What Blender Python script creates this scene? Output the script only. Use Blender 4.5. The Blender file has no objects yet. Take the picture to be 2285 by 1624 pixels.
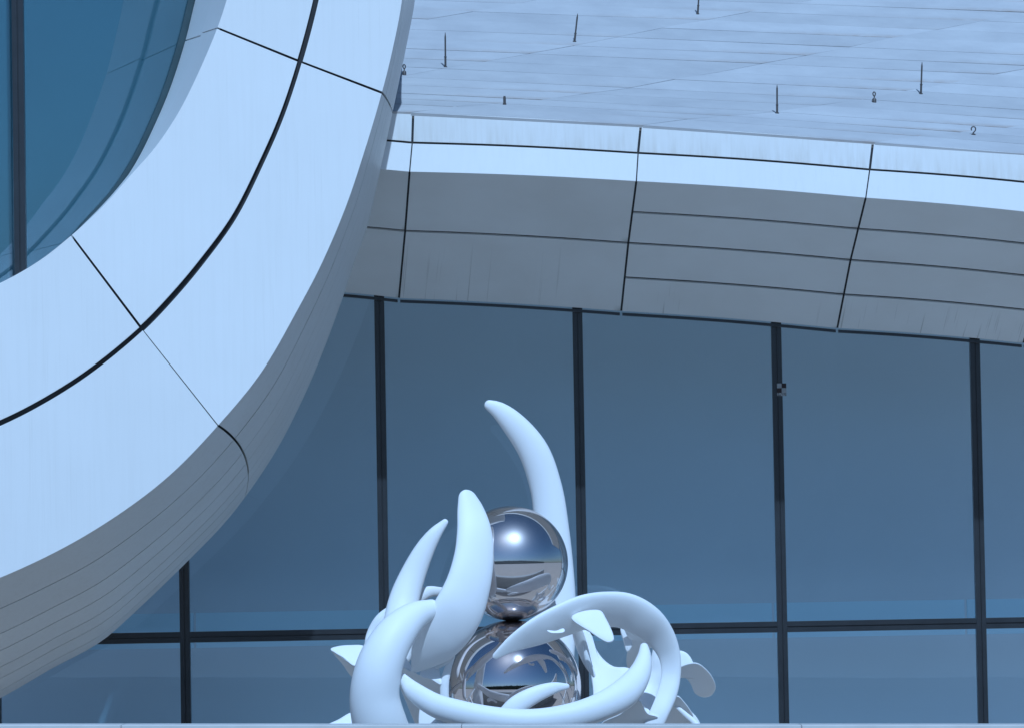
import bpy, math, random
import numpy as np
from mathutils import Vector, Matrix, noise

random.seed(7)
SC = bpy.context.scene
COL = SC.collection

# ------------------------------------------------------------------ camera, sky, sun, exposure
W, H, F = 2285.0, 1624.0, 9140.0          # picture units used for surveying the photograph
CAM = Vector((0.0, 0.0, 3.0))
PITCH = math.atan(0.0479)
ROLL = 0.0175
fw = Vector((0, math.cos(PITCH), math.sin(PITCH)))
u0 = Vector((0, -math.sin(PITCH), math.cos(PITCH)))
x0 = Vector((1, 0, 0))
rt = x0 * math.cos(ROLL) - u0 * math.sin(ROLL)
up = u0 * math.cos(ROLL) + x0 * math.sin(ROLL)
cam = bpy.data.cameras.new('camera')
cam.sensor_width = 36.0
cam.lens = 36.0 * F / W
cam.clip_start = 0.5
cam.clip_end = 3000.0
camo = bpy.data.objects.new('camera', cam)
COL.objects.link(camo)
M = Matrix((rt, up, -fw)).transposed().to_4x4()
M.translation = CAM
camo.matrix_world = M
SC.camera = camo

SUN_EL, SUN_AZ = math.radians(52), math.radians(13)     # sun behind the camera, a little to its right
world = bpy.data.worlds.new('World')
SC.world = world
world.use_nodes = True
nt = world.node_tree
bg = nt.nodes['Background']
sky = nt.nodes.new('ShaderNodeTexSky')
sky.sky_type = 'NISHITA'
sky.sun_disc = False
sky.sun_elevation = SUN_EL
sky.sun_rotation = math.radians(180) + SUN_AZ
sky.air_density = 1.0
sky.dust_density = 1.0
nt.links.new(sky.outputs[0], bg.inputs[0])
bg.inputs[1].default_value = 0.075

sl = bpy.data.lights.new('sun', 'SUN')
sl.energy = 3.6
sl.angle = math.radians(0.53)
sl.color = (1.0, 0.985, 0.955)
so = bpy.data.objects.new('sun', sl)
COL.objects.link(so)
sdir = Vector((math.sin(SUN_AZ) * math.cos(SUN_EL), -math.cos(SUN_AZ) * math.cos(SUN_EL), math.sin(SUN_EL)))
so.rotation_euler = sdir.to_track_quat('Z', 'Y').to_euler()
so.location = (0, -20, 40)

vs = SC.view_settings
vs.view_transform = 'Standard'
vs.look = 'None'
vs.gamma = 1.0
vs.exposure = -0.48
vs.use_curve_mapping = False
vs.use_white_balance = True                # the photograph is balanced cold
vs.white_balance_temperature = 4400
vs.white_balance_tint = 1

# ------------------------------------------------------------------ helpers
def at(x, y, Y):
    """the point of the place that the surveyed picture position (x, y) has at distance Y"""
    d = fw + rt * ((x - W / 2) / F) + up * ((H / 2 - y) / F)
    return CAM + d * (Y / d.y)

def px(P):
    d = P - CAM
    k = F / d.dot(fw)
    return (W / 2 + d.dot(rt) * k, H / 2 - d.dot(up) * k)

def tag(o, label=None, cat=None, group=None, kind=None):
    if label: o['label'] = label
    if cat: o['category'] = cat
    if group: o['group'] = group
    if kind: o['kind'] = kind
    return o

def link(name, me, mat=None, parent=None):
    o = bpy.data.objects.new(name, me)
    COL.objects.link(o)
    if mat is not None and me is not None:
        me.materials.append(mat)
    if parent is not None:
        o.parent = parent
        if parent.parent is None:
            o.matrix_parent_inverse = Matrix.Translation(-Vector(parent.location))
    return o

def empty(name, loc):
    o = bpy.data.objects.new(name, None)
    COL.objects.link(o)
    o.empty_display_size = 0.2
    o.location = loc
    return o

def mesh(name, vs_, fs, smooth=None, uv=None, sharp=None):
    me = bpy.data.meshes.new(name)
    me.from_pydata([tuple(v) for v in vs_], [], fs)
    if smooth is True:
        me.polygons.foreach_set('use_smooth', [True] * len(me.polygons))
    elif smooth is not None:
        me.polygons.foreach_set('use_smooth', smooth)
    if uv is not None:
        l = me.uv_layers.new(name='UVMap')
        for lp in me.loops:
            l.data[lp.index].uv = uv[lp.vertex_index]
    me.update()
    if sharp:
        me.set_sharp_from_angle(angle=math.radians(sharp))
    return me

def crom(pts, n, closed=False, dims=2):
    """centripetal Catmull-Rom through pts (tuples of floats): n samples, even in length"""
    P = [np.array(p, float) for p in pts]
    if closed:
        P = [P[-1]] + P + [P[0], P[1]]
    else:
        P = [2 * P[0] - P[1]] + P + [2 * P[-1] - P[-2]]
    out = []
    for i in range(1, len(P) - 2):
        p0, p1, p2, p3 = P[i - 1:i + 3]
        t0 = 0.0
        d = lambda a, b: max(np.linalg.norm((a - b)[:dims]) ** 0.5, 1e-4)
        t1 = t0 + d(p1, p0); t2 = t1 + d(p2, p1); t3 = t2 + d(p3, p2)
        for t in np.linspace(t1, t2, 24, endpoint=False):
            A1 = (t1 - t) / (t1 - t0) * p0 + (t - t0) / (t1 - t0) * p1
            A2 = (t2 - t) / (t2 - t1) * p1 + (t - t1) / (t2 - t1) * p2
            A3 = (t3 - t) / (t3 - t2) * p2 + (t - t2) / (t3 - t2) * p3
            B1 = (t2 - t) / (t2 - t0) * A1 + (t - t0) / (t2 - t0) * A2
            B2 = (t3 - t) / (t3 - t1) * A2 + (t - t1) / (t3 - t1) * A3
            out.append((t2 - t) / (t2 - t1) * B1 + (t - t1) / (t2 - t1) * B2)
    out.append(P[-2])
    out = np.array(out)
    seg = np.r_[0, np.cumsum(np.linalg.norm(np.diff(out[:, :dims], axis=0), axis=1))]
    q = np.linspace(0, seg[-1], n + (1 if closed else 0))
    r = np.stack([np.interp(q, seg, out[:, k]) for k in range(out.shape[1])], 1)
    return r[:-1] if closed else r

# ------------------------------------------------------------------ materials
def newmat(name):
    m = bpy.data.materials.new(name)
    m.use_nodes = True
    n = m.node_tree
    return m, n, n.nodes['Principled BSDF']

def N(n, t, **kw):
    a = n.nodes.new(t)
    for k, v in kw.items():
        setattr(a, k, v)
    return a

def noise_pos(n, scale, detail=4, vec=(1, 1, 1), rough=0.55):
    g = N(n, 'ShaderNodeNewGeometry')
    mp = N(n, 'ShaderNodeMapping')
    mp.inputs['Scale'].default_value = vec
    t = N(n, 'ShaderNodeTexNoise')
    t.inputs['Scale'].default_value = scale
    t.inputs['Detail'].default_value = detail
    t.inputs['Roughness'].default_value = rough
    n.links.new(g.outputs['Position'], mp.inputs[0])
    n.links.new(mp.outputs[0], t.inputs['Vector'])
    return t.outputs['Fac']

def ramp(n, src, p0, c0, p1, c1):
    r = N(n, 'ShaderNodeValToRGB')
    r.color_ramp.elements[0].position = p0
    r.color_ramp.elements[0].color = (*c0, 1) if len(c0) == 3 else c0
    r.color_ramp.elements[1].position = p1
    r.color_ramp.elements[1].color = (*c1, 1) if len(c1) == 3 else c1
    n.links.new(src, r.inputs[0])
    return r.outputs[0]

def mixc(n, fac, a, b, mode='MIX'):
    m = N(n, 'ShaderNodeMix', data_type='RGBA', blend_type=mode)
    if isinstance(fac, float): m.inputs['Factor'].default_value = fac
    else: n.links.new(fac, m.inputs['Factor'])
    for s, v in (('A', a), ('B', b)):
        sock = [i for i in m.inputs if i.name == s and i.type == 'RGBA'][0]
        if isinstance(v, tuple): sock.default_value = (*v, 1)
        else: n.links.new(v, sock)
    return [o for o in m.outputs if o.type == 'RGBA'][0]

def math_(n, op, a, b=None):
    m = N(n, 'ShaderNodeMath', operation=op)
    for i, v in enumerate((a, b)):
        if v is None: continue
        if isinstance(v, (int, float)): m.inputs[i].default_value = v
        else: n.links.new(v, m.inputs[i])
    return m.outputs[0]

def uvxy(n):
    t = N(n, 'ShaderNodeUVMap')
    t.uv_map = 'UVMap'
    s = N(n, 'ShaderNodeSeparateXYZ')
    n.links.new(t.outputs[0], s.inputs[0])
    return t.outputs[0], s.outputs[0], s.outputs[1]

def objrand(n):
    return N(n, 'ShaderNodeObjectInfo').outputs['Random']

def clad_mat(name, base, dirt, amt, streak_v=None, rough=0.45):
    """coated panel: faint cloudy soiling, fine rain streaks, grime gathered at one edge"""
    m, n, b = newmat(name)
    f1 = ramp(n, noise_pos(n, 1.3, 5), .35, (0, 0, 0), .75, (1, 1, 1))
    f2 = ramp(n, noise_pos(n, 1.0, 3, (26, 26, 0.9)), .45, (0, 0, 0), .8, (1, 1, 1))
    f = math_(n, 'MULTIPLY', math_(n, 'MULTIPLY_ADD', f1, .5), f2)
    f = math_(n, 'MULTIPLY', f1, .35)
    f = math_(n, 'ADD', f, math_(n, 'MULTIPLY', f2, .35))
    if streak_v is not None:
        uv, ux, uy = uvxy(n)
        # grime near the v=1 edge, broken by noise
        e = N(n, 'ShaderNodeMapRange')
        e.inputs['From Min'].default_value = streak_v
        e.inputs['From Max'].default_value = 1.0
        n.links.new(uy, e.inputs['Value'])
        f3 = math_(n, 'MULTIPLY', e.outputs[0], ramp(n, noise_pos(n, 1.0, 5, (17, 17, 1.1)), .40, (0, 0, 0), .75, (1, 1, 1)))
        f = math_(n, 'ADD', f, f3)
    f = math_(n, 'MULTIPLY', f, amt)
    dr = math_(n, 'MULTIPLY', ramp(n, noise_pos(n, 1.0, 2, (48, 48, .8)), .60, (0, 0, 0), .68, (1, 1, 1)), ramp(n, noise_pos(n, .8, 2), .50, (0, 0, 0), .62, (1, 1, 1)))
    f = math_(n, 'ADD', f, math_(n, 'MULTIPLY', dr, .11))
    hv = N(n, 'ShaderNodeMapRange')
    n.links.new(objrand(n), hv.inputs['Value'])
    hv.inputs['To Min'].default_value = 0.965
    hv.inputs['To Max'].default_value = 1.02
    col = mixc(n, f, base, dirt)
    vv = N(n, 'ShaderNodeVectorMath', operation='SCALE')
    n.links.new(col, vv.inputs[0]); n.links.new(hv.outputs[0], vv.inputs['Scale'])
    n.links.new(vv.outputs[0], b.inputs['Base Color'])
    b.inputs['Roughness'].default_value = rough
    b.inputs['Specular IOR Level'].default_value = 0.3
    bp = N(n, 'ShaderNodeBump'); bp.inputs['Strength'].default_value = 0.04; bp.inputs['Distance'].default_value = 0.02
    n.links.new(noise_pos(n, 2.2, 3), bp.inputs['Height'])
    n.links.new(bp.outputs[0], b.inputs['Normal'])
    return m

MAT = {}
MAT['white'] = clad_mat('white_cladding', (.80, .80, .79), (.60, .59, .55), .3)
MAT['white_dirty'] = clad_mat('white_cladding_weathered', (.78, .78, .77), (.48, .44, .36), .42, streak_v=.25)

def soffit_mat(name, streaks):
    m, n, b = newmat(name)
    uv, ux, uy = uvxy(n)
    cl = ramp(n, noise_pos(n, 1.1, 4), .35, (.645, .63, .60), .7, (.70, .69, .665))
    col = cl
    if streaks:
        rn = objrand(n)
        cb = N(n, 'ShaderNodeCombineXYZ')
        n.links.new(math_(n, 'MULTIPLY', rn, 61.0), cb.inputs[0]); n.links.new(math_(n, 'MULTIPLY', rn, 23.0), cb.inputs[1])
        def uvnoise(sc, det):
            g = N(n, 'ShaderNodeMapping'); g.inputs['Scale'].default_value = sc
            n.links.new(uv, g.inputs[0]); n.links.new(cb.outputs[0], g.inputs['Location'])
            t = N(n, 'ShaderNodeTexNoise'); t.inputs['Scale'].default_value = 1.0; t.inputs['Detail'].default_value = det
            n.links.new(g.outputs[0], t.inputs['Vector'])
            return t.outputs['Fac']
        st = ramp(n, uvnoise((75, .5, 1), 2), .60, (0, 0, 0), .68, (1, 1, 1))
        patch = ramp(n, uvnoise((4, .01, 1), 0), .45, (0, 0, 0), .6, (1, 1, 1))
        vm = ramp(n, uy, .05, (0, 0, 0), .9, (1, 1, 1))
        f = math_(n, 'MULTIPLY', math_(n, 'MULTIPLY', st, patch), math_(n, 'MULTIPLY', vm, .5))
        col = mixc(n, f, cl, (.20, .18, .15))
    # grime in the corner above each joint
    cx = math_(n, 'MULTIPLY', ramp(n, ux, .96, (0, 0, 0), 1.0, (1, 1, 1)), ramp(n, uy, .9, (0, 0, 0), 1.0, (1, 1, 1)))
    col = mixc(n, math_(n, 'MULTIPLY', cx, .7), col, (.16, .15, .10))
    n.links.new(col, b.inputs['Base Color'])
    b.inputs['Roughness'].default_value = .55
    b.inputs['Specular IOR Level'].default_value = .25
    return m
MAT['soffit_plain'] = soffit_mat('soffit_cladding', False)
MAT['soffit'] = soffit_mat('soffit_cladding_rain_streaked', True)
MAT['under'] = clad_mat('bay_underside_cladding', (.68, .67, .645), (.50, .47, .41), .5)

def roof_mat():
    m, n, b = newmat('roof_concrete_panel')
    uv, ux, uy = uvxy(n)
    cl = ramp(n, noise_pos(n, 1.6, 6, rough=.65), .3, (.455, .45, .455), .72, (.545, .54, .54))
    bl = noise_pos(n, 9.0, 5)
    # rust tide along the low (v=0) edge, strongest at the right end where the water collects
    e = ramp(n, uy, 0.0, (1, 1, 1), .34, (0, 0, 0))
    rx = ramp(n, ux, .4, (0, 0, 0), .98, (1, 1, 1))
    rn = N(n, 'ShaderNodeObjectInfo').outputs['Random']
    f = math_(n, 'MULTIPLY', e, rx)
    f = math_(n, 'MULTIPLY', f, ramp(n, bl, .3, (.2, .2, .2), .65, (1, 1, 1)))
    f = math_(n, 'MULTIPLY', f, math_(n, 'MULTIPLY_ADD', rn, .55)) if False else math_(n, 'MULTIPLY', f, rn)
    col = mixc(n, math_(n, 'MULTIPLY', f, .8), cl, (.30, .215, .15))
    hv = N(n, 'ShaderNodeMapRange'); n.links.new(rn, hv.inputs['Value'])
    hv.inputs['To Min'].default_value = .93; hv.inputs['To Max'].default_value = 1.06
    sc = N(n, 'ShaderNodeVectorMath', operation='SCALE')
    n.links.new(col, sc.inputs[0]); n.links.new(hv.outputs[0], sc.inputs['Scale'])
    n.links.new(sc.outputs[0], b.inputs['Base Color'])
    b.inputs['Roughness'].default_value = .8
    b.inputs['Specular IOR Level'].default_value = .2
    return m
MAT['roof'] = roof_mat()

def plain(name, c, rough=.6, spec=.3, metal=0.0, var=.12, scale=6.0):
    m, n, b = newmat(name)
    lo = tuple(v * (1 - var) for v in c); hi = tuple(min(v * (1 + var), 1) for v in c)
    n.links.new(ramp(n, noise_pos(n, scale, 4), .3, lo, .7, hi), b.inputs['Base Color'])
    b.inputs['Roughness'].default_value = rough
    b.inputs['Specular IOR Level'].default_value = spec
    b.inputs['Metallic'].default_value = metal
    return m
MAT['dark'] = plain('joint_membrane', (.05, .05, .053), .8, .1)
MAT['grooved'] = plain('soiled_joint_seal', (.055, .052, .045), .8, .1)
MAT['mullion'] = plain('anthracite_frame', (.030, .032, .036), .3, .6)
MAT['interior'] = plain('pale_interior_lining', (.74, .74, .75), .8, .1, var=.03, scale=.4)
MAT['bay_lining'] = plain('bay_inner_lining', (.50, .50, .49), .8, .1, var=.05, scale=.4)
MAT['gasket'] = plain('window_gasket', (.05, .075, .085), .6, .3)
MAT['seal'] = plain('grey_roof_seal', (.16, .14, .12), .85, .1, var=.5, scale=5)
MAT['sill'] = plain('pale_inner_upstand', (.78, .90, .96), .7, .2, var=.02, scale=.5)
MAT['paint'] = plain('white_gloss_paint', (.86, .86, .86), .5, .3, var=.02, scale=2)
MAT['rod'] = plain('dull_rod_metal', (.10, .09, .085), .5, .4, .3)
MAT['coping'] = plain('pale_stone_coping', (.55, .54, .52), .7, .2, var=.08, scale=3)
MAT['plaza'] = plain('plaza_paving', (.54, .47, .40), .85, .15, var=.07, scale=.35)
MAT['wallstone'] = plain('parapet_stone', (.42, .41, .39), .8, .2, var=.1, scale=2)
MAT['leaf'] = plain('tree_foliage', (.035, .055, .022), .8, .2, var=.5, scale=.6)
MAT['bark'] = plain('bark', (.06, .045, .035), .9, .1)

def glass_mat(name, refl, tint, rcol=(.80, .90, 1.0)):
    m, n, b = newmat(name)
    n.nodes.remove(b)
    tr = N(n, 'ShaderNodeBsdfTransparent'); tr.inputs[0].default_value = (*tint, 1)
    gl = N(n, 'ShaderNodeBsdfGlossy'); gl.inputs['Roughness'].default_value = .015
    gl.inputs['Color'].default_value = (*rcol, 1)
    bp = N(n, 'ShaderNodeBump'); bp.inputs['Strength'].default_value = .02; bp.inputs['Distance'].default_value = .05
    n.links.new(noise_pos(n, .8, 2), bp.inputs['Height'])
    n.links.new(bp.outputs[0], gl.inputs['Normal'])
    mx = N(n, 'ShaderNodeMixShader'); mx.inputs[0].default_value = refl
    n.links.new(tr.outputs[0], mx.inputs[1]); n.links.new(gl.outputs[0], mx.inputs[2])
    n.links.new(mx.outputs[0], n.nodes['Material Output'].inputs[0])
    return m
MAT['glass'] = glass_mat('coated_glass', .035, (.90, .955, .99))
MAT['bayglass'] = glass_mat('bay_coated_glass', .15, (.62, .74, .79))

def steel_mat(name, c, r1, r2, mixf):
    m, n, b = newmat(name)
    n.nodes.remove(b)
    a = N(n, 'ShaderNodeBsdfGlossy'); a.inputs['Roughness'].default_value = r1; a.inputs['Color'].default_value = (*c, 1)
    d = N(n, 'ShaderNodeBsdfGlossy'); d.inputs['Roughness'].default_value = r2; d.inputs['Color'].default_value = (*c, 1)
    mx = N(n, 'ShaderNodeMixShader'); mx.inputs[0].default_value = mixf
    n.links.new(a.outputs[0], mx.inputs[1]); n.links.new(d.outputs[0], mx.inputs[2])
    n.links.new(mx.outputs[0], n.nodes['Material Output'].inputs[0])
    return m
MAT['steel_up'] = steel_mat('polished_steel_soft', (.72, .67, .65), .025, .38, .22)
MAT['steel_low'] = steel_mat('polished_steel', (.72, .66, .64), .012, .2, .06)

# ------------------------------------------------------------------ panel builder
def panel(name, fn, mat, parent, nu=2, nv=2, gap_u=.006, gap_v=.006, thick=.03, flip=None, push=0.0, smooth=True, mats=None):
    """a curved cladding slab: fn(u, v) is its outer face; joints are left open round it and the rim has depth"""
    cu = fn(.5, .5)
    lu = (fn(1, .5) - fn(.5, .5)).length + (fn(.5, .5) - fn(0, .5)).length
    lv = (fn(.5, 1) - fn(.5, .5)).length + (fn(.5, .5) - fn(.5, 0)).length
    gu = gap_u if isinstance(gap_u, tuple) else (gap_u, gap_u)
    gv = gap_v if isinstance(gap_v, tuple) else (gap_v, gap_v)
    us = np.linspace(gu[0] / lu, 1 - gu[1] / lu, nu + 1)
    vv = np.linspace(gv[0] / lv, 1 - gv[1] / lv, nv + 1)
    front, back, uvs = [], [], []
    e = 1e-3
    for v in vv:
        for u in us:
            p = fn(u, v)
            a = fn(min(u + e, 1), v) - fn(max(u - e, 0), v)
            b_ = fn(u, min(v + e, 1)) - fn(u, max(v - e, 0))
            nn = a.cross(b_)
            if nn.length < 1e-12: nn = Vector((0, -1, 0))
            nn.normalize()
            if flip is None:
                flip = nn.dot(CAM - p) < 0
            if flip: nn = -nn
            front.append(p + nn * push)
            back.append(p + nn * (push - thick))
            uvs.append((u, v))
    n1 = nu + 1
    L = len(front)
    fs, sm = [], []
    for j in range(nv):
        for i in range(nu):
            a = j * n1 + i
            q = [a, a + 1, a + 1 + n1, a + n1]
            fs.append(q[::-1] if flip else q); sm.append(smooth)
            q = [x + L for x in q]
            fs.append(q if flip else q[::-1]); sm.append(False)
    rim = [i for i in range(n1)] + [j * n1 + nu for j in range(1, nv + 1)] + [nv * n1 + i for i in range(nu - 1, -1, -1)] + [j * n1 for j in range(nv - 1, 0, -1)]
    for k in range(len(rim)):
        a, b_ = rim[k], rim[(k + 1) % len(rim)]
        q = [b_, a, a + L, b_ + L]
        fs.append(q[::-1] if flip else q); sm.append(False)
    me = mesh(name, front + back, fs, sm, uvs + uvs, sharp=35)
    return link(name, me, mat, parent)

def sheet_mesh(name, fn, nu, nv, back=.05, mat=None, parent=None, flip=None):
    return panel(name, fn, mat, parent, nu, nv, 0, 0, .02, flip, -back)

def boxmesh(name, corners_front, depth_vec, mat, parent):
    f = [Vector(c) for c in corners_front]
    b = [c + depth_vec for c in f]
    n = len(f)
    fs = [list(range(n)), list(range(2 * n - 1, n - 1, -1))]
    for i in range(n):
        j = (i + 1) % n
        fs.append([j, i, i + n, j + n])
    me = mesh(name, f + b, fs)
    import bmesh
    bm = bmesh.new(); bm.from_mesh(me); bmesh.ops.recalc_face_normals(bm, faces=bm.faces); bm.to_mesh(me); bm.free()
    return link(name, me, mat, parent)

# ------------------------------------------------------------------ ground
def ground():
    g = 14
    vs_, fs = [], []
    X = [-900, -300, -100, -40, -15, 15, 40, 100, 300, 900]
    Yv = [-1200, -500, -200, -100, -50, -20, 0, 20, 60, 200, 500]
    for y in Yv:
        for x in X:
            vs_.append((x, y, 0))
    for j in range(len(Yv) - 1):
        for i in range(len(X) - 1):
            a = j * len(X) + i
            fs.append([a, a + 1, a + 1 + len(X), a + len(X)])
    o = link('ground', mesh('ground', vs_, fs), MAT['plaza'])
    o['kind'] = 'structure'
ground()

# ------------------------------------------------------------------ building: roof, eave, glazed wall
bld = empty('building', (0, 39.5, 0))
tag(bld, 'white clad building with overhanging eave, sloping grey panel roof and dark framed glass wall', 'building')

# roof grid surveyed from its joints
ROWDY = [-13, -7, -8, -14, -13, -19, -16, -19, -18, -19, -21, -18, -19, -19, -19, -19, -19, -19, -19, -19]
ROWC = np.r_[0, np.cumsum(ROWDY)]
def roof_pt(c, k):
    """c: column line (0 = the joint over the first eave seam), k: row from the eave"""
    kk = max(k, 0)
    dy = np.interp(kk, np.arange(len(ROWC)), ROWC)
    ex = 916 + 518 * c
    ey = np.interp(ex, [-1200, 412, 916, 1430, 1948, 2375, 3200], [150, 226, 252, 280, 318, 352, 418])
    sl_ = np.interp(kk, [0, 8, 18], [1.0, .85, .7])
    ey = 252 + (ey - 252) * sl_
    return at(ex + 98 * kk, ey + dy, 37.84 + .47 * kk)

NR = 17
def cmin(k):
    """the roof starts where it runs in behind the curved bay"""
    return max(-4.0, (690 - 916 - 98 * k) / 518)
deck = sheet_mesh('roof', lambda u, v: roof_pt(cmin(NR * v) * (1 - u) + 3.5 * u, NR * v), 30, 34, .035, MAT['seal'], bld)
for c in range(-4, 3):
    for k in range(NR):
        rr = random.random
        j = [[(rr() - .5) * .006 for _ in range(2)] for _ in range(2)]
        wedge = .003 + .030 * rr() ** 2.5
        def fn(u, v, c=c, k=k, j=j, wedge=wedge):
            p = roof_pt(max(c, cmin(k)) * (1 - u) + (c + 1) * u, k + v + wedge * u * u * (1 - v))
            z = (j[0][0] * (1 - u) + j[1][0] * u) * (1 - v) + (j[0][1] * (1 - u) + j[1][1] * u) * v
            return p + Vector((0, 0, z - .002 * v + .002))
        if c + 1 < cmin(k) + .1: continue
        panel('roof_panel', fn, MAT['roof'], deck, 4, 2, (.003, .003), (.0006, .0006), .03)

# eave: columns of points down the section (px x, y, distance)
ECOL = [
    [(690, 239, 37.85), (688, 306, 37.83), (683, 372, 37.79), (673, 502, 38.8), (660, 650, 39.86)],
    [(922, 252, 37.85), (920, 318, 37.83), (914, 384, 37.79), (904, 516, 38.8), (890, 668, 39.86)],
    [(1430, 280, 37.85), (1424, 341, 37.83), (1420, 405, 37.79), (1402, 543, 38.8), (1386, 697, 39.86)],
    [(1948, 318, 37.85), (1941, 378, 37.83), (1932, 442, 37.79), (1898, 581, 38.8), (1868, 735, 39.86)],
    [(2395, 354, 37.85), (2383, 416, 37.83), (2366, 482, 37.79), (2326, 620, 38.8), (2283, 768, 39.86)],
    [(2860, 400, 37.85), (2840, 462, 37.83), (2815, 530, 37.79), (2760, 668, 38.8), (2700, 810, 39.86)],
]
def ecol(c, s):
    return np.array([np.interp(s, range(5), [ECOL[c][i][k] for i in range(5)]) for k in range(3)])
def eave_pt(c, s):
    i = min(int(c), len(ECOL) - 2)
    a, b_ = ecol(i, s), ecol(i + 1, s)
    q = a + (b_ - a) * (c - i)
    # the eave line is a gentle curve: sag of the chord
    q[1] -= 3.0 * math.sin(math.pi * (c - i))
    return at(*q)
NC = len(ECOL) - 1
eave = sheet_mesh('eave', lambda u, v: eave_pt(NC * u, 4 * v), 30, 8, .016, MAT['dark'], bld)
FL = None
for c in range(NC):
    def mk(s0, s1, mat, gu=.011, gv=(.008, .008), nv=2, name='cladding_panel'):
        panel(name, lambda u, v: eave_pt(c + u, s0 + (s1 - s0) * v), mat, eave, 10, nv, gu, gv, .03)
    mk(0, 1, MAT['white_dirty'], gv=(.004, .006), gu=.011)
    mk(1, 2, MAT['white'], gv=(.014, 0.0015), gu=.006)
    if c < 2:
        cuts = [2, 3, 4]
    else:
        cuts = [2, 2.5, 3, 3.5, 4]
    for a, b_ in zip(cuts[:-1], cuts[1:]):
        mk(a, b_, MAT['soffit' if b_ == 4 and c > 0 else 'soffit_plain'], gu=.010, gv=(.020 if a > 2 else .0015, .020))
    # dark drip lip closing the foot of the soffit, one length per bay
    def lip(u, v, c=c):
        p = eave_pt(c + u, 4)
        return p + Vector((0, .012, -.028 * v - .004))
    panel('drip_edge', lip, MAT['mullion'], eave, 10, 1, .012, 0, .05)
    # soiled seal lying in the groove between the two sunlit bands
    panel('groove_seal', lambda u, v: eave_pt(c + u, .97 + .06 * v) + Vector((0, .014, 0)), MAT['grooved'], eave, 10, 1, .004, 0, .01)

# curtain wall: plumb plane
GY = 40.0
MX = [(-457, 700), (-17, 700), (412, 1260), (847, 700), (1288, 700), (1731, 740), (2173, 760), (2615, 780)]
mull_x = [at(x, y, GY).x for x, y in MX]
ZT = at(1300, 1405, GY).z                  # transom height
ZTOP = at(1300, 560, GY).z
ZBOT = 0.0
cw = boxmesh('curtain_wall', [(-9, GY + 2.4, ZBOT), (9, GY + 2.4, ZBOT), (9, GY + 2.4, ZTOP + .9), (-9, GY + 2.4, ZTOP + .9)], Vector((0, .1, 0)), MAT['interior'], bld)
boxmesh('interior_floor', [(-9, GY + .02, .01), (9, GY + .02, .01), (9, GY + 2.39, .01), (-9, GY + 2.39, .01)], Vector((0, 0, .03)), MAT['interior'], cw)
boxmesh('interior_ceiling', [(-9, GY + .02, ZTOP + .02), (9, GY + .02, ZTOP + .02), (9, GY + 2.39, ZTOP + .02), (-9, GY + 2.39, ZTOP + .02)], Vector((0, 0, .05)), MAT['interior'], cw)
MW = .097
LEAN = 0.0
def gy_at(z, gy=GY):
    return gy + (z - ZT) * LEAN
def mullion(x, z0, z1, par, gy=GY, w=MW, lean=LEAN):
    prof = [(-w/2, 0), (-w/2, -.09), (-.006, -.09), (-.005, -.078), (.005, -.078), (.006, -.09), (w/2, -.09), (w/2, 0)]
    v = [(x + a, gy + d + (z0 - ZT) * lean, z0) for a, d in prof] + [(x + a, gy + d + (z1 - ZT) * lean, z1) for a, d in prof]
    n = len(prof)
    fs = [[i, (i + 1) % n, (i + 1) % n + n, i + n] for i in range(n)] + [list(range(n - 1, -1, -1)), list(range(n, 2 * n))]
    return link('mullion', mesh('mullion', v, fs), MAT['mullion'], par)
def transom(xa, xb, z, par, gy=GY, w=.105):
    prof = [(-w/2, 0), (-w/2, -.088), (-.006, -.088), (-.005, -.076), (.005, -.076), (.006, -.088), (w/2, -.088), (w/2, 0)]
    v = [(xa, gy + d + a * LEAN, z + a) for a, d in prof] + [(xb, gy + d + a * LEAN, z + a) for a, d in prof]
    n = len(prof)
    fs = [[(i + 1) % n, i, i + n, (i + 1) % n + n] for i in range(n)] + [list(range(n)), list(range(2 * n - 1, n - 1, -1))]
    return link('transom', mesh('transom', v, fs), MAT['mullion'], par)
for i, x in enumerate(mull_x):
    mullion(x, ZBOT, ZTOP, cw)
ZB0, ZB1 = ZT + .03, at(1900, 1341, GY + 1.2).z
for i in range(len(mull_x) - 1):
    xa, xb = mull_x[i] + MW / 2, mull_x[i + 1] - MW / 2
    transom(xa + .001, xb - .001, ZT, cw)
    for z0, z1 in ((ZBOT + .05, ZT - .0535), (ZT + .0535, ZTOP)):
        tilt = (random.random() - .5) * .004
        tl2 = (random.random() - .5) * .006
        xm = (xa + xb) / 2
        cs = [(x_, gy_at(z_) - .03 + (x_ - xm) * tilt + (z_ - z0) * tl2 * .2, z_) for x_, z_ in ((xa, z0), (xb, z0), (xb, z1), (xa, z1))]
        boxmesh('pane', cs, Vector((0, .02, 0)), MAT['glass'], cw)
    # upstand seen through the glass just above the transom
    boxmesh('inner_upstand', [(xa - .04, GY + 1.2, ZT - .13), (xb + .03, GY + 1.2, ZT - .13), (xb + .03, GY + 1.2, ZB1), (xa - .04, GY + 1.2, ZB1)], Vector((0, .05, 0)), MAT['sill'], cw)

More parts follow.
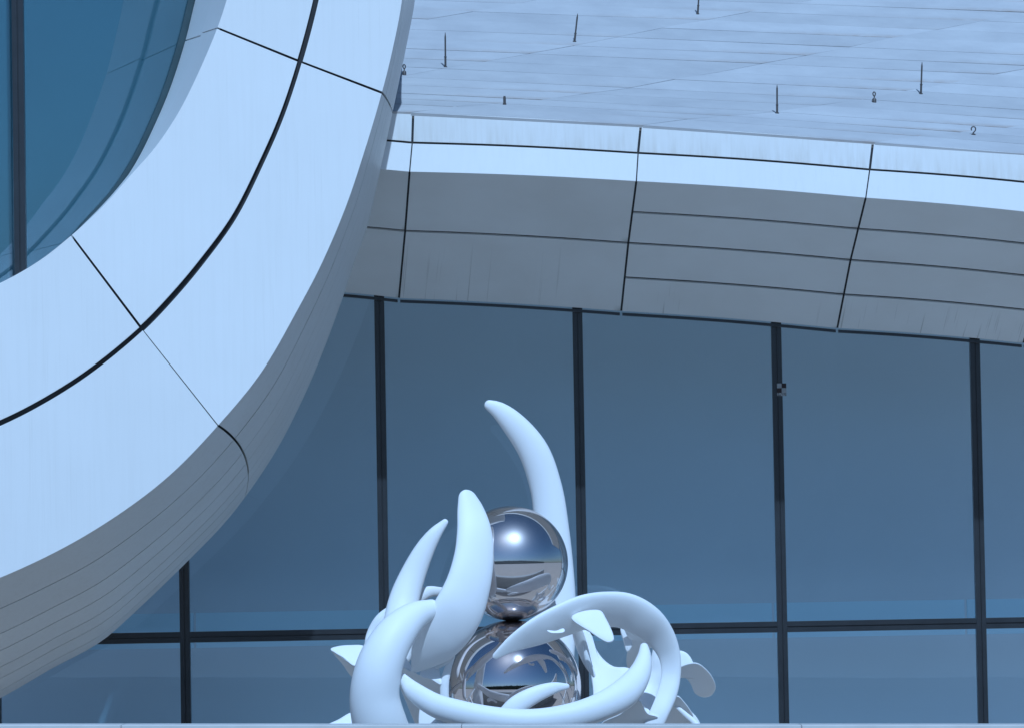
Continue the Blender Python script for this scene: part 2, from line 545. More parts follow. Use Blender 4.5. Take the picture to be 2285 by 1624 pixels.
# ------------------------------------------------------------------ projecting curved bay
bay = empty('projecting_bay', at(400, 700, 37.5) * 1.0)
bay.location.z = 0
tag(bay, 'huge white curved window surround sweeping in front of the glass wall with shaded grey underside', 'bay window')
E = {
 1: ([(905, -330), (907, -150), (897, 0), (876, 111)], (852, 208), [(812, 342), (772, 461), (719, 586), (668, 684), (582, 832)], (486, 949), [(387, 1052), (292, 1128), (159, 1212), (0, 1288), (-200, 1360), (-420, 1410)]),
 2: ([(940, -330), (938, -150), (926, 0), (907, 103)], (876, 252), [(848, 385), (818, 512), (791, 586), (766, 662), (719, 789), (676, 889), (618, 1002)], (546, 1110), [(495, 1173), (426, 1244), (319, 1348), (223, 1432), (115, 1491), (0, 1557), (-200, 1650), (-420, 1710)]),
 3: ([(752, -330), (733, -150), (705, 0)], (669, 137), [(629, 258), (582, 366), (522, 485), (447, 588), (380, 667)], (316, 733), [(200, 828), (100, 892), (0, 943), (-180, 1012), (-400, 1060)]),
 4: ([(570, -330), (545, -150), (506, 0)], (485, 63), [(441, 167), (397, 254), (346, 330), (294, 389), (222, 469)], (159, 526), [(91, 580), (0, 632), (-180, 705), (-400, 750)]),
 5: ([(500, -330), (470, -150), (429, 0)], (407, 89), [(373, 195), (338, 278), (298, 358), (250, 429), (191, 493)], (155, 532), [(91, 586), (0, 640), (-180, 715), (-400, 760)]),
}
EC = {}
for k, (a, j1, b_, j2, c_) in E.items():
    full = a + [j1] + b_ + [j2] + c_
    dense = crom(full, 1500)
    def near(p):
        return int(np.argmin(np.linalg.norm(dense - np.array(p), axis=1)))
    i1, i2 = near(j1), near(j2)
    s = np.zeros(len(dense))
    s[:i1 + 1] = np.linspace(0, 1, i1 + 1)
    s[i1:i2 + 1] = np.linspace(1, 2, i2 - i1 + 1)
    s[i2:] = np.linspace(2, 3, len(dense) - i2)
    EC[k] = (s, dense)
def ec(k, s):
    ss, d = EC[k]
    return np.array([np.interp(s, ss, d[:, 0]), np.interp(s, ss, d[:, 1])])
YF = 36.3
def face_pt(ka, kb, s, t):
    q = ec(ka, s) * (1 - t) + ec(kb, s) * t
    return at(q[0], q[1], YF + .0)
def under_pt(s, f):
    a, b_ = ec(1, s), ec(2, s)
    ch = b_ - a
    q = a + ch * f + np.array([ch[1], -ch[0]]) * .19 * 4 * f * (1 - f) * np.interp(s, [0, 1, 2, 3], [.0, .3, 1, .2])
    D = np.interp(s, [0, 1, 1.5, 2, 3], [1.45, 1.45, 1.8, 2.5, 2.9])
    g = .72 * f + .28 * (1 - math.sqrt(max(1 - f * f, 0)))
    return at(q[0], q[1], YF + .004 + D * g)
YG = 37.55
BAYT = math.tan(math.radians(22))          # the bay's glass is turned to the right
BX0 = at(429, 0, 38.05).x
def on_glass(x, y, off=0.0):
    d = fw + rt * ((x - W / 2) / F) + up * ((H / 2 - y) / F)
    t = (38.05 + off - BAYT * BX0) / (d.y - BAYT * d.x)
    return CAM + d * t
def reveal_pt(s, t):
    q = ec(4, s) * (1 - t) + ec(5, s) * t
    e = ec(5, s)
    Yg = on_glass(e[0], e[1], -.04).y
    return at(q[0], q[1], YF + .004 + (Yg - YF) * t)

def ring_shell():
    """dark carcass behind the cladding joints, one closed skin along the rim"""
    ns = 90
    rows = []
    for i in range(ns + 1):
        s = 3 * i / ns
        sec = [reveal_pt(s, 1), reveal_pt(s, .5), reveal_pt(s, 0), face_pt(4, 3, s, .5), face_pt(3, 3, s, 0), face_pt(3, 1, s, .5), face_pt(3, 1, s, 1)]
        sec += [under_pt(s, f) for f in (.12, .24, .34, .44, .58, .72, .82, .93, .985, 1)]
        rows.append(sec)
    vs_, fs = [], []
    m = len(rows[0])
    for i, sec in enumerate(rows):
        s = 3 * i / ns
        # push everything inwards: towards the centroid of the section, which lies behind the face
        cen = sum(sec, Vector()) / m + Vector((0, .7, 0))
        for j, p in enumerate(sec):
            d = (cen - p).normalized()
            q = p + d * .055
            q.y = max(q.y, YF + .03)
            vs_.append(q)
        q2 = ec(2, s); t2 = ec(1, s) - q2; t2 = t2 / np.linalg.norm(t2)
        vs_.append(at(*(q2 + t2 * 26), GY + .1))
        q5 = ec(5, s); t5 = ec(3, s) - q5; t5 = t5 / np.linalg.norm(t5)
        vs_.append(on_glass(*(q5 + t5 * 40), .3))
    mm = m + 2
    for i in range(ns):
        for j in range(mm):
            a = i * mm + j; b_ = i * mm + (j + 1) % mm
            fs.append([a, b_, b_ + mm, a + mm])
    me = mesh('rim', vs_, fs, True, sharp=30)
    import bmesh
    bm = bmesh.new(); bm.from_mesh(me); bmesh.ops.recalc_face_normals(bm, faces=bm.faces); bm.to_mesh(me); bm.free()
    return link('rim', me, MAT['dark'], bay)
rim = ring_shell()
for sec in range(3):
    s0, s1 = sec, sec + 1
    S = lambda u: s0 + (s1 - s0) * u
    wide = .010
    thin = .004
    ou = (wide if sec == 1 else (.0 if sec == 0 else thin), wide if sec == 0 else thin)
    panel('cladding_panel', lambda u, v: face_pt(4, 3, S(u), v), MAT['white'], rim, 40, 3, wide, (0, .024), .03)
    panel('cladding_panel', lambda u, v: face_pt(3, 1, S(u), v), MAT['white'], rim, 40, 3, ou, (.024, 0), .03)
    gp = lambda f: .007 if (f < .3 or sec == 2) else .0025
    fr = [0, .24, .44, .58, .72, .82, .93, 1]
    for a, b_ in zip(fr[:-1], fr[1:]):
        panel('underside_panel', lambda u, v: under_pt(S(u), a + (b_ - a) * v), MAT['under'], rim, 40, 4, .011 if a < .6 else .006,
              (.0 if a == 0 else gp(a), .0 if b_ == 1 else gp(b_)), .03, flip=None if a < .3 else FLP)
        if a == 0:
            # all strips of the underside turn the same way as the first
            P0, Pu, Pv = under_pt(S(.5), .1), under_pt(S(.51), .1), under_pt(S(.5), .11)
            FLP = (Pu - P0).cross(Pv - P0).dot(CAM - P0) < 0
    def tail(u, v):
        s = S(u)
        q2 = ec(2, s); t2 = ec(1, s) - q2; t2 = t2 / np.linalg.norm(t2)
        y0 = under_pt(s, 1).y
        return at(*(q2 + t2 * (1 + 9 * v)), y0 + (GY - .04 - y0) * v)
    Q0, Qu, Qv = tail(.5, .1), tail(.51, .1), tail(.5, .11)
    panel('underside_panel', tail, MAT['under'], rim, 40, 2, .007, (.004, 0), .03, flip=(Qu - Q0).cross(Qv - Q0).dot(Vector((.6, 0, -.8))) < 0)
    P0, Pu, Pv = reveal_pt(.5, .1), reveal_pt(.51, .1), reveal_pt(.5, .11)
    FLR = (Pu - P0).cross(Pv - P0).dot(CAM - P0) < 0
    panel('reveal_panel', lambda u, v: reveal_pt(S(u), .46 * v), MAT['white'], rim, 40, 2, .007, (.0, .002), .03, flip=FLR)
    panel('reveal_panel', lambda u, v: reveal_pt(S(u), .46 + .54 * v), MAT['white'], rim, 40, 2, .007, (.002, .0), .03, flip=FLR, push=-.03)

# bay glazing
def bay_poly(xl, xr, off, grow):
    """outline of the glass between two plumb lines (picture units), running on under the reveal"""
    pts = []
    for s in np.linspace(0, 3, 160):
        q = ec(5, s)
        t = ec(3, s) - q
        pts.append(q + t / np.linalg.norm(t) * grow)
    pts = [p for p in pts if xl <= p[0] <= xr]
    out = [(xl, -330), (pts[0][0], -330)] + [tuple(p) for p in pts] + [(xl, pts[-1][1])]
    return [on_glass(x, y, off) for x, y in out]
nb = Vector((math.sin(math.atan(BAYT)), -math.cos(math.atan(BAYT)), 0))
back = boxmesh('glazing', bay_poly(-400, 2000, .45, 34), -nb * .05, MAT['bay_lining'], bay)
boxmesh('pane', bay_poly(-400, 31, 0, 30), -nb * .02, MAT['bayglass'], back)
boxmesh('pane', bay_poly(53, 2000, 0, 30), -nb * .02, MAT['bayglass'], back)
mp = on_glass(43, 250)
mullion(mp.x, at(43, 640, mp.y).z - .3, at(43, -340, mp.y).z, back, mp.y + .03, .105, 0)
def gasket(u, v):
    s = 3 * u
    q = ec(5, s)
    t = ec(3, s) - q
    t = t / np.linalg.norm(t)
    q = q - t * (np.interp(s, [0, 1, 2, 3], [9, 8, 1.5, 1]) * (1 - v)) + t * 8 * v
    return on_glass(q[0], q[1], -.02)
panel('gasket', gasket, MAT['gasket'], back, 100, 1, 0, 0, .015)

# ------------------------------------------------------------------ sculpture
SY = 36.0
scu = empty('sculpture', (at(1146, 1700, SY).x, SY, 0))
tag(scu, 'white swirling tusk and ribbon sculpture wrapped around two stacked polished steel balls', 'sculpture')

def tube(name, pts, k=.8, lean=0.0, tear=0.0, n=56, seg=26, mat='paint', parent=scu, outer=1):
    """tapering limb swept along (x, y, half width, distance); k depth/width, tear thins the inner edge, lean carries it back"""
    r = crom(pts, n)
    C = [at(a[0], a[1], a[3]) for a in r]
    R = [a[2] * a[3] / F for a in r]
    ln = (lambda q: float(np.interp(q, np.linspace(0, 1, len(lean)), lean))) if isinstance(lean, (list, tuple)) else (lambda q: lean)
    # rounded ends: extra rings shrinking over a half ellipse
    rings = []
    def ring(c, T, rad, q=0.0):
        Nn = T.cross(Vector((0, 1, 0)))
        Nn.normalize()
        Nn = Nn * outer
        B = T.cross(Nn).normalized()
        if B.y < 0: B = -B
        out = []
        for i in range(seg):
            ph = 2 * math.pi * i / seg
            cx, sx = math.cos(ph), math.sin(ph)
            th = 1 - tear * (1 - cx) / 2
            out.append(c + Nn * (rad * cx) + B * (rad * k * sx * th + ln(q) * rad * (1 - cx)))
        return out
    def cap(c, T, R0, slope, q):
        """round end whose ball is tangent to the limb's taper; T points out of the end"""
        be = math.atan(max(min(slope, 2.0), -.3))
        rho = R0 / math.cos(be)
        return [ring(c - T * (rho * math.sin(be)) + T * (rho * math.sin(be + (math.radians(86) - be) * e)), T if q else -T, rho * math.cos(be + (math.radians(86) - be) * e), q) for e in (.2, .4, .6, .8, 1)]
    for i in range(n):
        T = (C[min(i + 1, n - 1)] - C[max(i - 1, 0)]).normalized()
        if i == 0:
            rings += cap(C[0], -T, R[0], (R[2] - R[0]) / (C[2] - C[0]).length, 0.0)[::-1]
        rings.append(ring(C[i], T, R[i], i / (n - 1)))
        if i == n - 1:
            rings += cap(C[-1], T, R[-1], (R[-3] - R[-1]) / (C[-3] - C[-1]).length, 1.0)
    vs_ = [p for rr in rings for p in rr]
    fs = []
    for j in range(len(rings) - 1):
        for i in range(seg):
            a, b_ = j * seg + i, j * seg + (i + 1) % seg
            fs.append([a, b_, b_ + seg, a + seg])
    fs.append(list(range(seg - 1, -1, -1)))
    fs.append([len(vs_) - seg + i for i in range(seg)])
    me = mesh(name, vs_, fs, True)
    import bmesh
    bm = bmesh.new(); bm.from_mesh(me); bmesh.ops.recalc_face_normals(bm, faces=bm.faces); bm.to_mesh(me); bm.free()
    return link(name, me, MAT[mat], parent)

def blade(name, poly, Y, gx=0.0, gy=0.0, th=.03, bow=0.0, smooth_n=44, mat='paint', parent=scu, round_=True):
    """flat or bowed fin with a rounded rim; gx, gy: metres it runs back per metre to the right / downwards"""
    o = crom(poly, smooth_n, closed=True) if round_ else np.array(poly, float)
    cx, cy = o.mean(0)
    s = Y / F
    size = max(np.ptp(o[:, 0]), np.ptp(o[:, 1])) / 2
    def P(x, y, off):
        dx, dy = (x - cx), (y - cy)
        d = gx * dx * s + gy * dy * s + bow * ((dx * dx + dy * dy) / (size * size))
        return at(x, y, Y + d + off)
    loops = []
    inset = min(th / s * .7, size * .25)
    def off_loop(fac):
        out = []
        for i in range(len(o)):
            d = np.array([cx, cy]) - o[i]
            L = np.linalg.norm(d)
            out.append(o[i] + d / max(L, 1e-6) * min(inset * fac, L * .6))
        return out
    prof = [(1.0, -th), (.45, -th * .88), (.12, -th * .5), (0, 0), (.12, th * .5), (.45, th * .88), (1.0, th)]
    vs_, fs = [], []
    n = len(o)
    vs_.append(P(cx, cy, -th)); vs_.append(P(cx, cy, th))
    for fmid in (.5,):
        for sg in (-th, th):
            for i in range(n):
                q = o[i] * .5 + np.array([cx, cy]) * .5
                vs_.append(P(q[0], q[1], sg))
    base = 2
    fb, bb = base, base + n
    rb = base + 2 * n
    for f_, dd in prof:
        for q in off_loop(f_):
            vs_.append(P(q[0], q[1], dd))
    for i in range(n):
        j = (i + 1) % n
        fs.append([0, fb + i, fb + j])
        fs.append([1, bb + j, bb + i])
        fs.append([fb + i, rb + i, rb + j, fb + j])
        last = rb + (len(prof) - 1) * n
        fs.append([bb + j, last + j, last + i, bb + i])
        for k in range(len(prof) - 1):
            a = rb + k * n
            fs.append([a + i, a + n + i, a + n + j, a + j])
    me = mesh(name, vs_, fs, True)
    import bmesh
    bm = bmesh.new(); bm.from_mesh(me); bmesh.ops.recalc_face_normals(bm, faces=bm.faces); bm.to_mesh(me); bm.free()
    return link(name, me, MAT[mat], parent)

def ball(name, x, y, r, Y, mat):
    import bmesh
    bm = bmesh.new()
    bmesh.ops.create_uvsphere(bm, u_segments=96, v_segments=64, radius=r * Y / F)
    c = at(x, y, Y)
    bmesh.ops.translate(bm, verts=bm.verts, vec=c)
    me = bpy.data.meshes.new(name); bm.to_mesh(me); bm.free()
    me.polygons.foreach_set('use_smooth', [True] * len(me.polygons))
    return link(name, me, MAT[mat], scu)
ball('steel_ball', 1140, 1256, 127.5, SY, 'steel_up')['label'] = 'upper polished steel ball with soft glare'
ball('steel_ball', 1146, 1534, 151, SY, 'steel_low')['label'] = 'lower polished steel ball with sharp sun star'

# tusks
tube('tusk', [(1089, 902, 11, 36.55), (1109, 912, 18, 36.57), (1142, 941, 26.5, 36.6), (1190, 1005, 34, 36.65), (1219, 1090, 36, 36.68), (1231, 1180, 39, 36.68), (1238, 1270, 42, 36.66), (1240, 1350, 45, 36.6), (1235, 1440, 48, 36.5), (1225, 1540, 50, 36.4)], k=.6)
tube('tusk', [(1041, 1104, 19, 35.62), (1049, 1133, 29.5, 35.58), (1058, 1180, 38.5, 35.5), (1058, 1235, 44, 35.43), (1046, 1300, 50, 35.36), (1022, 1362, 56, 35.32), (986, 1418, 54, 35.36), (954, 1458, 42, 35.44), (930, 1488, 16, 35.52), (922, 1498, 5, 35.55)], k=.42, lean=.3, outer=-1)
tube('tusk', [(994, 1163, 7, 36.3), (972, 1188, 15, 36.3), (948, 1225, 22, 36.3), (920, 1285, 29, 36.28), (901, 1340, 34, 36.22), (890, 1400, 36, 36.1), (885, 1460, 34, 36.0)], k=.6)
tube('tusk', [(966, 1356, 21, 35.35), (926, 1373, 32, 35.25), (888, 1408, 43, 35.15), (860, 1452, 49, 35.08), (842, 1502, 53, 35.05), (836, 1556, 56, 35.06), (848, 1617, 61, 35.1), (872, 1690, 66, 35.25)], k=.85)
# ribbons round the lower ball
tube('ribbon', [(896, 1509, 10, 35.2), (920, 1538, 20, 35.05), (968, 1571, 26, 34.95), (1016, 1587, 28, 34.9), (1090, 1602, 28, 34.86), (1178, 1609, 28, 34.86), (1260, 1600, 29, 34.9), (1335, 1578, 31, 35.0), (1395, 1544, 33, 35.15), (1428, 1500, 25, 35.3), (1438, 1460, 15, 35.4), (1437, 1440, 9, 35.45)], k=.75, n=80)
tube('ribbon', [(1105, 1463, 7, 35.15), (1147, 1434, 19, 35.16), (1200, 1407, 31, 35.2), (1262, 1380, 37, 35.28), (1305, 1365, 39, 35.35), (1350, 1359, 40, 35.45), (1400, 1364, 41, 35.58), (1445, 1389, 39, 35.7), (1475, 1421, 32, 35.8), (1493, 1458, 25, 35.85), (1498, 1500, 21.5, 35.85), (1490, 1543, 22, 35.8), (1469, 1594, 21, 35.72), (1445, 1645, 22, 35.7)], k=.5, lean=[.35, .6, .62, .6, .45, .2, .05, 0, 0, 0], tear=.6, n=90)
# small petal lying before the lower ball
tube('petal', [(1266, 1530, 6, 35.2), (1236, 1534, 13, 35.16), (1192, 1550, 19, 35.12), (1152, 1574, 22, 35.1), (1122, 1604, 20, 35.1)], k=.6)
# fins and webs
blade('fin', [(1274, 1377), (1292, 1365), (1340, 1361), (1352, 1378), (1368, 1413), (1370, 1428), (1358, 1433), (1345, 1428), (1317, 1410)], 35.28, gy=-.5, th=.02)
blade('fin', [(1220, 1405), (1240, 1406), (1258, 1401), (1260, 1408), (1242, 1412), (1226, 1410)], 35.2, gy=-.9, th=.01)
blade('fin', [(737, 1447), (752, 1441), (783, 1438), (812, 1441), (806, 1470), (792, 1485), (765, 1466)], 35.9, gy=-.8, th=.012)
blade('fin', [(738, 1449), (765, 1467), (792, 1486), (812, 1490), (806, 1520), (784, 1508), (765, 1482)], 35.9, gy=1.4, th=.012)
tube('petal', [(876, 1352, 6, 36.2), (850, 1382, 14, 36.2), (832, 1420, 16, 36.2), (828, 1460, 16, 36.1)], k=.6)
tube('petal', [(985, 1318, 9, 36.5), (955, 1320, 13, 36.45), (928, 1336, 15, 36.4), (910, 1365, 15, 36.4)], k=.6)
blade('fin', [(902, 1464), (916, 1482), (930, 1502), (912, 1493), (890, 1483)], 35.6, gy=-.8, th=.012)
blade('fin', [(890, 1484), (912, 1494), (932, 1503), (985, 1526), (990, 1556), (940, 1530), (900, 1505)], 35.7, gy=1.5, th=.014)
blade('fin', [(937, 1500), (955, 1485), (975, 1469), (981, 1498), (985, 1527), (962, 1516), (940, 1509)], 35.62, gy=-.35, th=.014)
tube('petal', [(1012, 1450, 3, 35.5), (1002, 1470, 5, 35.55), (986, 1482, 5, 35.6), (974, 1488, 4, 35.6)], k=.7)
tube('petal', [(1012, 1462, 4, 35.55), (1000, 1490, 8, 35.6), (992, 1525, 10, 35.6), (992, 1560, 10, 35.6)], k=.7)
blade('fin', [(890, 1522), (915, 1548), (938, 1571), (942, 1600), (944, 1640), (930, 1620), (908, 1570)], 35.5, gy=1.4, th=.014)
blade('fin', [(940, 1573), (965, 1592), (1000, 1606), (1010, 1640), (942, 1645)], 35.45, gy=-.2, th=.014)
tube('petal', [(968, 1622, 12, 35.0), (985, 1611, 13, 34.98), (1010, 1616, 9, 34.96), (1030, 1628, 8, 34.95)], k=.8)
blade('fin', [(725, 1622), (755, 1604), (790, 1588), (800, 1620), (795, 1650), (740, 1650)], 35.6, gy=-.9, th=.02)
# right-hand drapery
blade('web', [(1296, 1404), (1318, 1411), (1327, 1440), (1345, 1468), (1370, 1486), (1404, 1490), (1412, 1520), (1370, 1560), (1330, 1585), (1322, 1530), (1312, 1470)], 36.42, gy=-.45, th=.03, bow=-.06)
tube('petal', [(1286, 1400, 12, 35.7), (1298, 1440, 13, 35.8), (1312, 1480, 9, 35.85), (1325, 1506, 4, 35.85)], k=.6)
tube('petal', [(1304, 1444, 3, 35.68), (1310, 1468, 6, 35.7), (1317, 1490, 5, 35.72), (1325, 1508, 3, 35.74)], k=.6)
blade('fin', [(1385, 1400), (1398, 1400), (1407, 1418), (1411, 1441), (1400, 1454), (1391, 1430)], 36.45, th=.02)
blade('web', [(1392, 1396), (1435, 1400), (1462, 1432), (1440, 1455), (1428, 1475), (1402, 1492), (1399, 1456), (1409, 1441)], 36.5, gy=1.1, th=.02)
tube('ribbon', [(1468, 1440, 10, 36.4), (1468, 1470, 16, 36.4), (1465, 1500, 18, 36.4), (1453, 1532, 24, 36.38), (1442, 1570, 30, 36.3), (1452, 1630, 36, 36.2)], k=.5)
blade('web', [(1425, 1560), (1445, 1590), (1470, 1600), (1440, 1640), (1345, 1640), (1340, 1615), (1386, 1590)], 35.75, gy=1.2, th=.02)
blade('fin', [(1515, 1490), (1535, 1479), (1556, 1478), (1579, 1495), (1594, 1518), (1597, 1535), (1587, 1551), (1569, 1555), (1551, 1546), (1541, 1525), (1530, 1512), (1515, 1510)], 36.1, gy=1.3, gx=.2, th=.024)
blade('fin', [(1500, 1452), (1522, 1451), (1536, 1459), (1546, 1475), (1548, 1484), (1525, 1492), (1502, 1492)], 36.25, gy=-.2, th=.02)
tube('petal', [(1505, 1572, 4, 35.9), (1530, 1594, 6, 35.88), (1552, 1614, 7, 35.85), (1570, 1640, 7, 35.8)], k=.7)
tube('petal', [(1537, 1588, 5, 36.0), (1548, 1602, 7, 36.0), (1556, 1618, 8, 36.0), (1562, 1640, 8, 36.0)], k=.7)
blade('web', [(1470, 1640), (1490, 1590), (1510, 1550), (1528, 1566), (1546, 1592), (1566, 1640)], 36.05, gy=1.0, th=.02)
# foot under the balls, out of sight behind the parapet
def foot():
    c = at(1146, 1534, SY)
    import bmesh
    bm = bmesh.new()
    prof = [(0, 0), (1.0, 0), (1.0, .75), (.96, .80), (.45, .82), (.42, c.z - .5), (0, c.z - .45)]
    seg = 48
    V = []
    for r, z in prof:
        V.append([bm.verts.new((c.x + r * math.cos(2 * math.pi * i / seg), SY + r * math.sin(2 * math.pi * i / seg), z)) for i in range(seg)] if r else [bm.verts.new((c.x, SY, z))])
    for a, b_ in zip(V[:-1], V[1:]):
        for i in range(seg):
            j = (i + 1) % seg
            q = [a[i % len(a)], a[j % len(a)], b_[j % len(b_)], b_[i % len(b_)]]
            q = list(dict.fromkeys(q))
            if len(q) > 2: bm.faces.new(q)
    bmesh.ops.recalc_face_normals(bm, faces=bm.faces)
    me = bpy.data.meshes.new('plinth'); bm.to_mesh(me); bm.free()
    link('plinth', me, MAT['wallstone'], scu)
foot()

# ------------------------------------------------------------------ parapet before the sculpture
def parapet():
    Y0 = 33.0
    a, b_ = at(-900, 1617, Y0), at(3200, 1617, Y0)
    par = empty('parapet', (0, Y0, 0))
    tag(par, 'low pale stone parapet running along the bottom edge in front of the sculpture', 'wall')
    top = .12
    boxmesh('wall', [(a.x, Y0 + .03, 0), (b_.x, Y0 + .03, 0), (b_.x, Y0 + .03, b_.z - top - .001), (a.x, Y0 + .03, a.z - top - .001)], Vector((0, .3, 0)), MAT['wallstone'], par)
    js = [-900, -500, 270, 1030, 1789, 2550, 3200]
    for p, q in zip(js[:-1], js[1:]):
        A, B = at(p + .8, 1617, Y0), at(q - .8, 1617, Y0)
        A.y = B.y = Y0
        d = Vector((0, 0, -top)); bev = .006
        prof = [(0, -top), (0, -bev), (bev, 0), (.36 - bev, 0), (.36, -bev), (.36, -top)]
        v = [Vector((P.x, Y0 + yy, P.z + zz)) for P in (A, B) for yy, zz in prof]
        n = len(prof)
        fs = [[(i + 1) % n, i, i + n, (i + 1) % n + n] for i in range(n)] + [list(range(n)), list(range(2 * n - 1, n - 1, -1))]
        link('coping_stone', mesh('coping_stone', v, fs), MAT['coping'], par)
parapet()

# ------------------------------------------------------------------ rods and anchors standing on the roof
def on_roof(x, y):
    best = None
    for c in np.linspace(-3.5, 3, 131):
        for k in np.linspace(0, NR, 137):
            p = px(roof_pt(c, k))
            d = (p[0] - x) ** 2 + (p[1] - y) ** 2
            if best is None or d < best[0]: best = (d, c, k)
    d, c, k = best
    for st in (.05, .02, .008, .003, .001):
        for _ in range(6):
            for dc in (-st, 0, st):
                for dk in (-st * 3, 0, st * 3):
                    p = px(roof_pt(c + dc, max(k + dk, 0)))
                    e = (p[0] - x) ** 2 + (p[1] - y) ** 2
                    if e < best[0]: best = (e, c + dc, max(k + dk, 0))
            d, c, k = best
    return roof_pt(c, k)

def lathe(name, prof, mat, parent, axis=Vector((0, 0, 1)), org=Vector(), seg=14):
    q = Vector((0, 0, 1)).rotation_difference(axis)
    vs_, fs = [], []
    for r, z in prof:
        for i in range(seg):
            a = 2 * math.pi * i / seg
            vs_.append(org + q @ Vector((r * math.cos(a), r * math.sin(a), z)))
    for j in range(len(prof) - 1):
        for i in range(seg):
            a, b_ = j * seg + i, j * seg + (i + 1) % seg
            fs.append([a, b_, b_ + seg, a + seg])
    fs.append(list(range(seg - 1, -1, -1))); fs.append([len(vs_) - seg + i for i in range(seg)])
    return link(name, mesh(name, vs_, fs, True, sharp=40), mat, parent)

RODS = [
 ((994, 151), (993.5, 73), 'thin pointed lightning rod on the roof nearest to the curved white surround'),
 ((1282, 94), (1289, 31), 'thin slightly right leaning lightning rod, second along the roof from the curved surround'),
 ((1557, 33), (1561, -34), 'lightning rod at the top edge of the photo whose tip is cut off'),
 ((1734, 254), (1734, 190), 'lightning rod standing low on the roof close above the eave, between two hooks'),
 ((2055, 211), (2057.5, 139), 'lightning rod furthest right on the roof, standing right of the ringed anchor'),
]
for (b_, t_, lab) in RODS:
    P = on_roof(*b_)
    T = at(t_[0], t_[1], P.y)
    ax = (T - P); L = ax.length; ax.normalize()
    r = tag(empty('lightning_rod', P), lab, 'lightning rod', 'lightning rods on the roof')
    lathe('base_flange', [(.019, -.03), (.019, .006), (.013, .010)], MAT['rod'], r, org=P)
    lathe('lower_sleeve', [(.0105, .012), (.0105, L * .28), (.013, L * .285), (.013, L * .31), (.0105, L * .315)], MAT['rod'], r, ax, P)
    lathe('tapered_rod', [(.0085, L * .312), (.0085, L * .86), (.002, L)], MAT['rod'], r, ax, P)

P = on_roof(1126, 235)
r = tag(empty('roof_post', P), 'short stubby dark post standing low on the roof near the first eave seam', 'post')
lathe('stem', [(.013, -.02), (.013, .065), (.010, .082)], MAT['rod'], r, org=P)
lathe('collar', [(.017, -.005), (.017, .012), (.0135, .014)], MAT['rod'], r, org=P)

def wire(name, pts, rad, parent, seg=10):
    r = crom([tuple(p) + (0,) if len(p) == 2 else tuple(p) for p in pts], 40, dims=3)
    vs_, fs = [], []
    n = len(r)
    for i in range(n):
        p = Vector(r[i]); T = (Vector(r[min(i + 1, n - 1)]) - Vector(r[max(i - 1, 0)])).normalized()
        A = T.cross(Vector((0, 1, 0)))
        if A.length < 1e-4: A = Vector((1, 0, 0))
        A.normalize(); B = T.cross(A)
        for k in range(seg):
            a = 2 * math.pi * k / seg
            vs_.append(p + A * rad * math.cos(a) + B * rad * math.sin(a))
    for j in range(n - 1):
        for i in range(seg):
            a, b_ = j * seg + i, j * seg + (i + 1) % seg
            fs.append([a, b_, b_ + seg, a + seg])
    fs.append(list(range(seg - 1, -1, -1))); fs.append([len(vs_) - seg + i for i in range(seg)])
    return link(name, mesh(name, vs_, fs, True), MAT['rod'], parent)

HOOKS = [
 ((902, 168), 'dark roof anchor half hidden behind the edge of the curved white surround', 'ring'),
 ((1951, 229), 'dark roof anchor with small closed eye, left of the rightmost lightning rod', 'eye'),
 ((2172, 302), 'open dark hook shaped like a question mark near the right end of the eave', 'hook'),
]
for (b_, lab, kd) in HOOKS:
    P = on_roof(*b_)
    s = P.y / F
    r = tag(empty('roof_anchor', P), lab, 'roof hook', 'rope anchors on the roof')
    O = lambda x, z: (P.x + x * s, P.y, P.z + z * s)
    if kd == 'hook':
        wire('hook', [O(-1.5, 0), (O(-1, 3)), O(1, 6), O(4.5, 10), O(5, 15), O(1.5, 18.5), O(-3, 17), O(-4.5, 12.5), O(-3.6, 10)], .0058, r)
        lathe('base_plate', [(.022, -.01), (.022, .006), (.012, .012)], MAT['rod'], r, org=P)
    else:
        lathe('base_block', [(.021, -.02), (.021, .03), (.012, .042)], MAT['rod'], r, org=P)
        wire('eye', [O(0, 8), O(.4, 13), O(2.6, 17), O(2.6, 21), O(0, 23.6), O(-2.4, 21), O(-2.2, 17), O(.2, 13.5)], .0058, r)

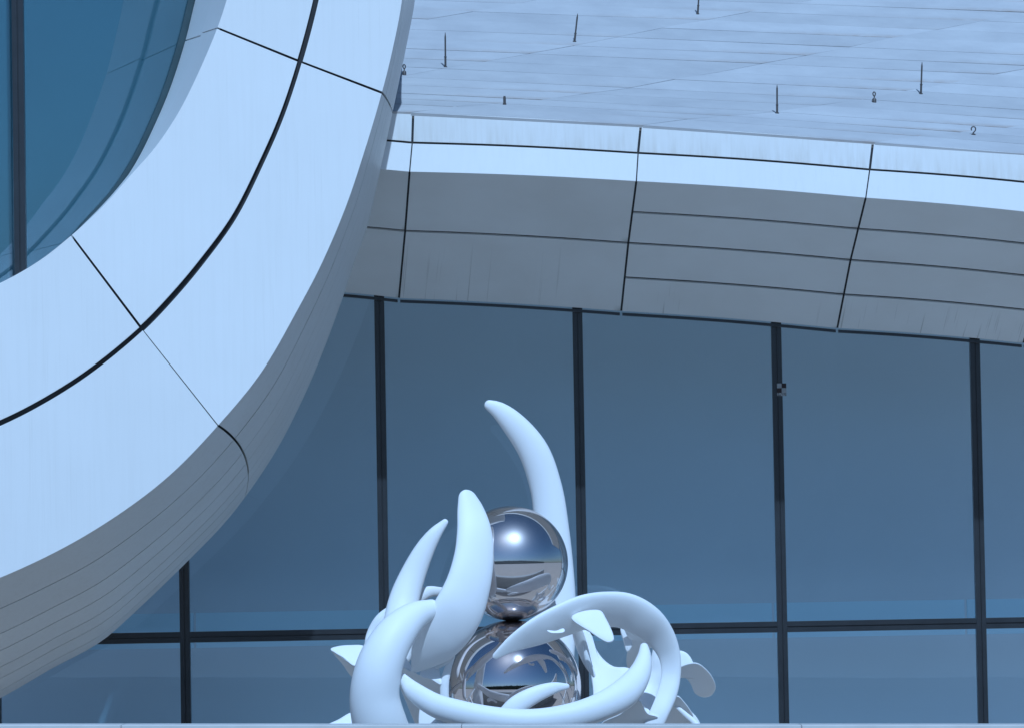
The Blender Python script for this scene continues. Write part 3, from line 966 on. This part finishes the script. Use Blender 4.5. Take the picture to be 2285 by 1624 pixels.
# ------------------------------------------------------------------ survey target stuck on the third mullion from the right
def target():
    zc = at(1744, 869, GY).z
    TY = gy_at(zc) - .1
    A, B = at(1733.6, 855, TY), at(1754.4, 855, TY)
    w = B.x - A.x
    h = w * 28 / 21
    x0_, z1 = A.x, A.z
    y = TY
    sq = w / 2
    xs = [0, sq, w]; zs = [0, -sq, -2 * sq, -h]
    vs_ = [(x0_ + x, y, z1 + z) for z in zs for x in xs] + [(x0_ + x, y + .003, z1 + z) for z in zs for x in xs]
    fs, mi = [], []
    for j in range(3):
        for i in range(2):
            a = j * 3 + i
            fs.append([a + 3, a + 4, a + 1, a])
            mi.append(2 if j == 2 else (0 if (i + j) % 2 == 0 else 1))
            fs.append([12 + a, 12 + a + 1, 12 + a + 4, 12 + a + 3]); mi.append(0)
    rim_ = [0, 1, 2, 5, 8, 11, 10, 9, 6, 3]
    for k in range(len(rim_)):
        a, b_ = rim_[k], rim_[(k + 1) % len(rim_)]
        fs.append([a, b_, b_ + 12, a + 12]); mi.append(0)
    me = mesh('survey_target', vs_, fs)
    o = link('survey_target', me)
    me.materials.append(plain('target_white', (.34, .35, .35), .6))
    me.materials.append(plain('target_black', (.035, .025, .025), .6))
    m, n, b = newmat('target_caption')
    n.links.new(ramp(n, noise_pos(n, 70, 2, (1, 1, 1)), .42, (.12, .12, .12), .58, (.36, .36, .35)), b.inputs['Base Color'])
    me.materials.append(m)
    me.polygons.foreach_set('material_index', mi)
    tag(o, 'small black and white checkered survey marker stuck on a dark window mullion', 'marker')
target()

# ------------------------------------------------------------------ what the steel balls and glass mirror: trees and masts across the plaza
def tree_belt():
    rnd = random.Random(3)
    vs_, fs = [], []
    for t in range(800):
        x = -420 + 840 * (t % 200 + rnd.random()) / 200
        y = (-112 - 12 * (t // 200)) - rnd.random() * 12 + 0
        h = 15 + rnd.random() * 4
        w = 3.6 + rnd.random() * 1.8
        for k in range(75):
            a = rnd.random() * 6.283; e = rnd.random() ** .5
            z = h * rnd.random() if k % 3 else h * .3 * rnd.random()
            rad = w * e * math.sin(math.pi * min(max(z / h, .3), .95)) ** .5
            c = Vector((x + rad * math.cos(a), y + rad * math.sin(a), z))
            s = .8 + rnd.random() * .9
            d1 = Vector((rnd.gauss(0, 1), rnd.gauss(0, 1), rnd.gauss(0, 1))).normalized()
            d2 = d1.orthogonal().normalized()
            b0 = len(vs_)
            vs_ += [c - d1 * s - d2 * s, c + d1 * s - d2 * s, c + d1 * s + d2 * s, c - d1 * s + d2 * s]
            fs.append([b0, b0 + 1, b0 + 2, b0 + 3])
    o = link('tree_belt', mesh('tree_belt', vs_, fs), MAT['leaf'])
    tag(o, 'dark line of trees across the plaza, mirrored in the steel balls', 'trees', kind='stuff')
tree_belt()
def mast(x, y, h, lab):
    P = Vector((x, y, 0))
    r = tag(empty('light_mast', P), lab, 'mast', 'masts beyond the plaza')
    lathe('pole', [(.22, 0), (.2, .4), (.12, h)], MAT['rod'], r, org=P, seg=10)
    lathe('lamp_head', [(.5, h), (.6, h + .3), (.3, h + .6)], MAT['rod'], r, org=P, seg=10)
for x, y, h, lab in ((14, -95, 25, 'tall mast nearest the middle of the mirrored tree line'), (27, -98, 22, 'shorter mast right of the middle in the mirrored tree line'), (44, -92, 29, 'tallest mast toward the end of the mirrored tree line')):
    mast(x, y, h, lab)
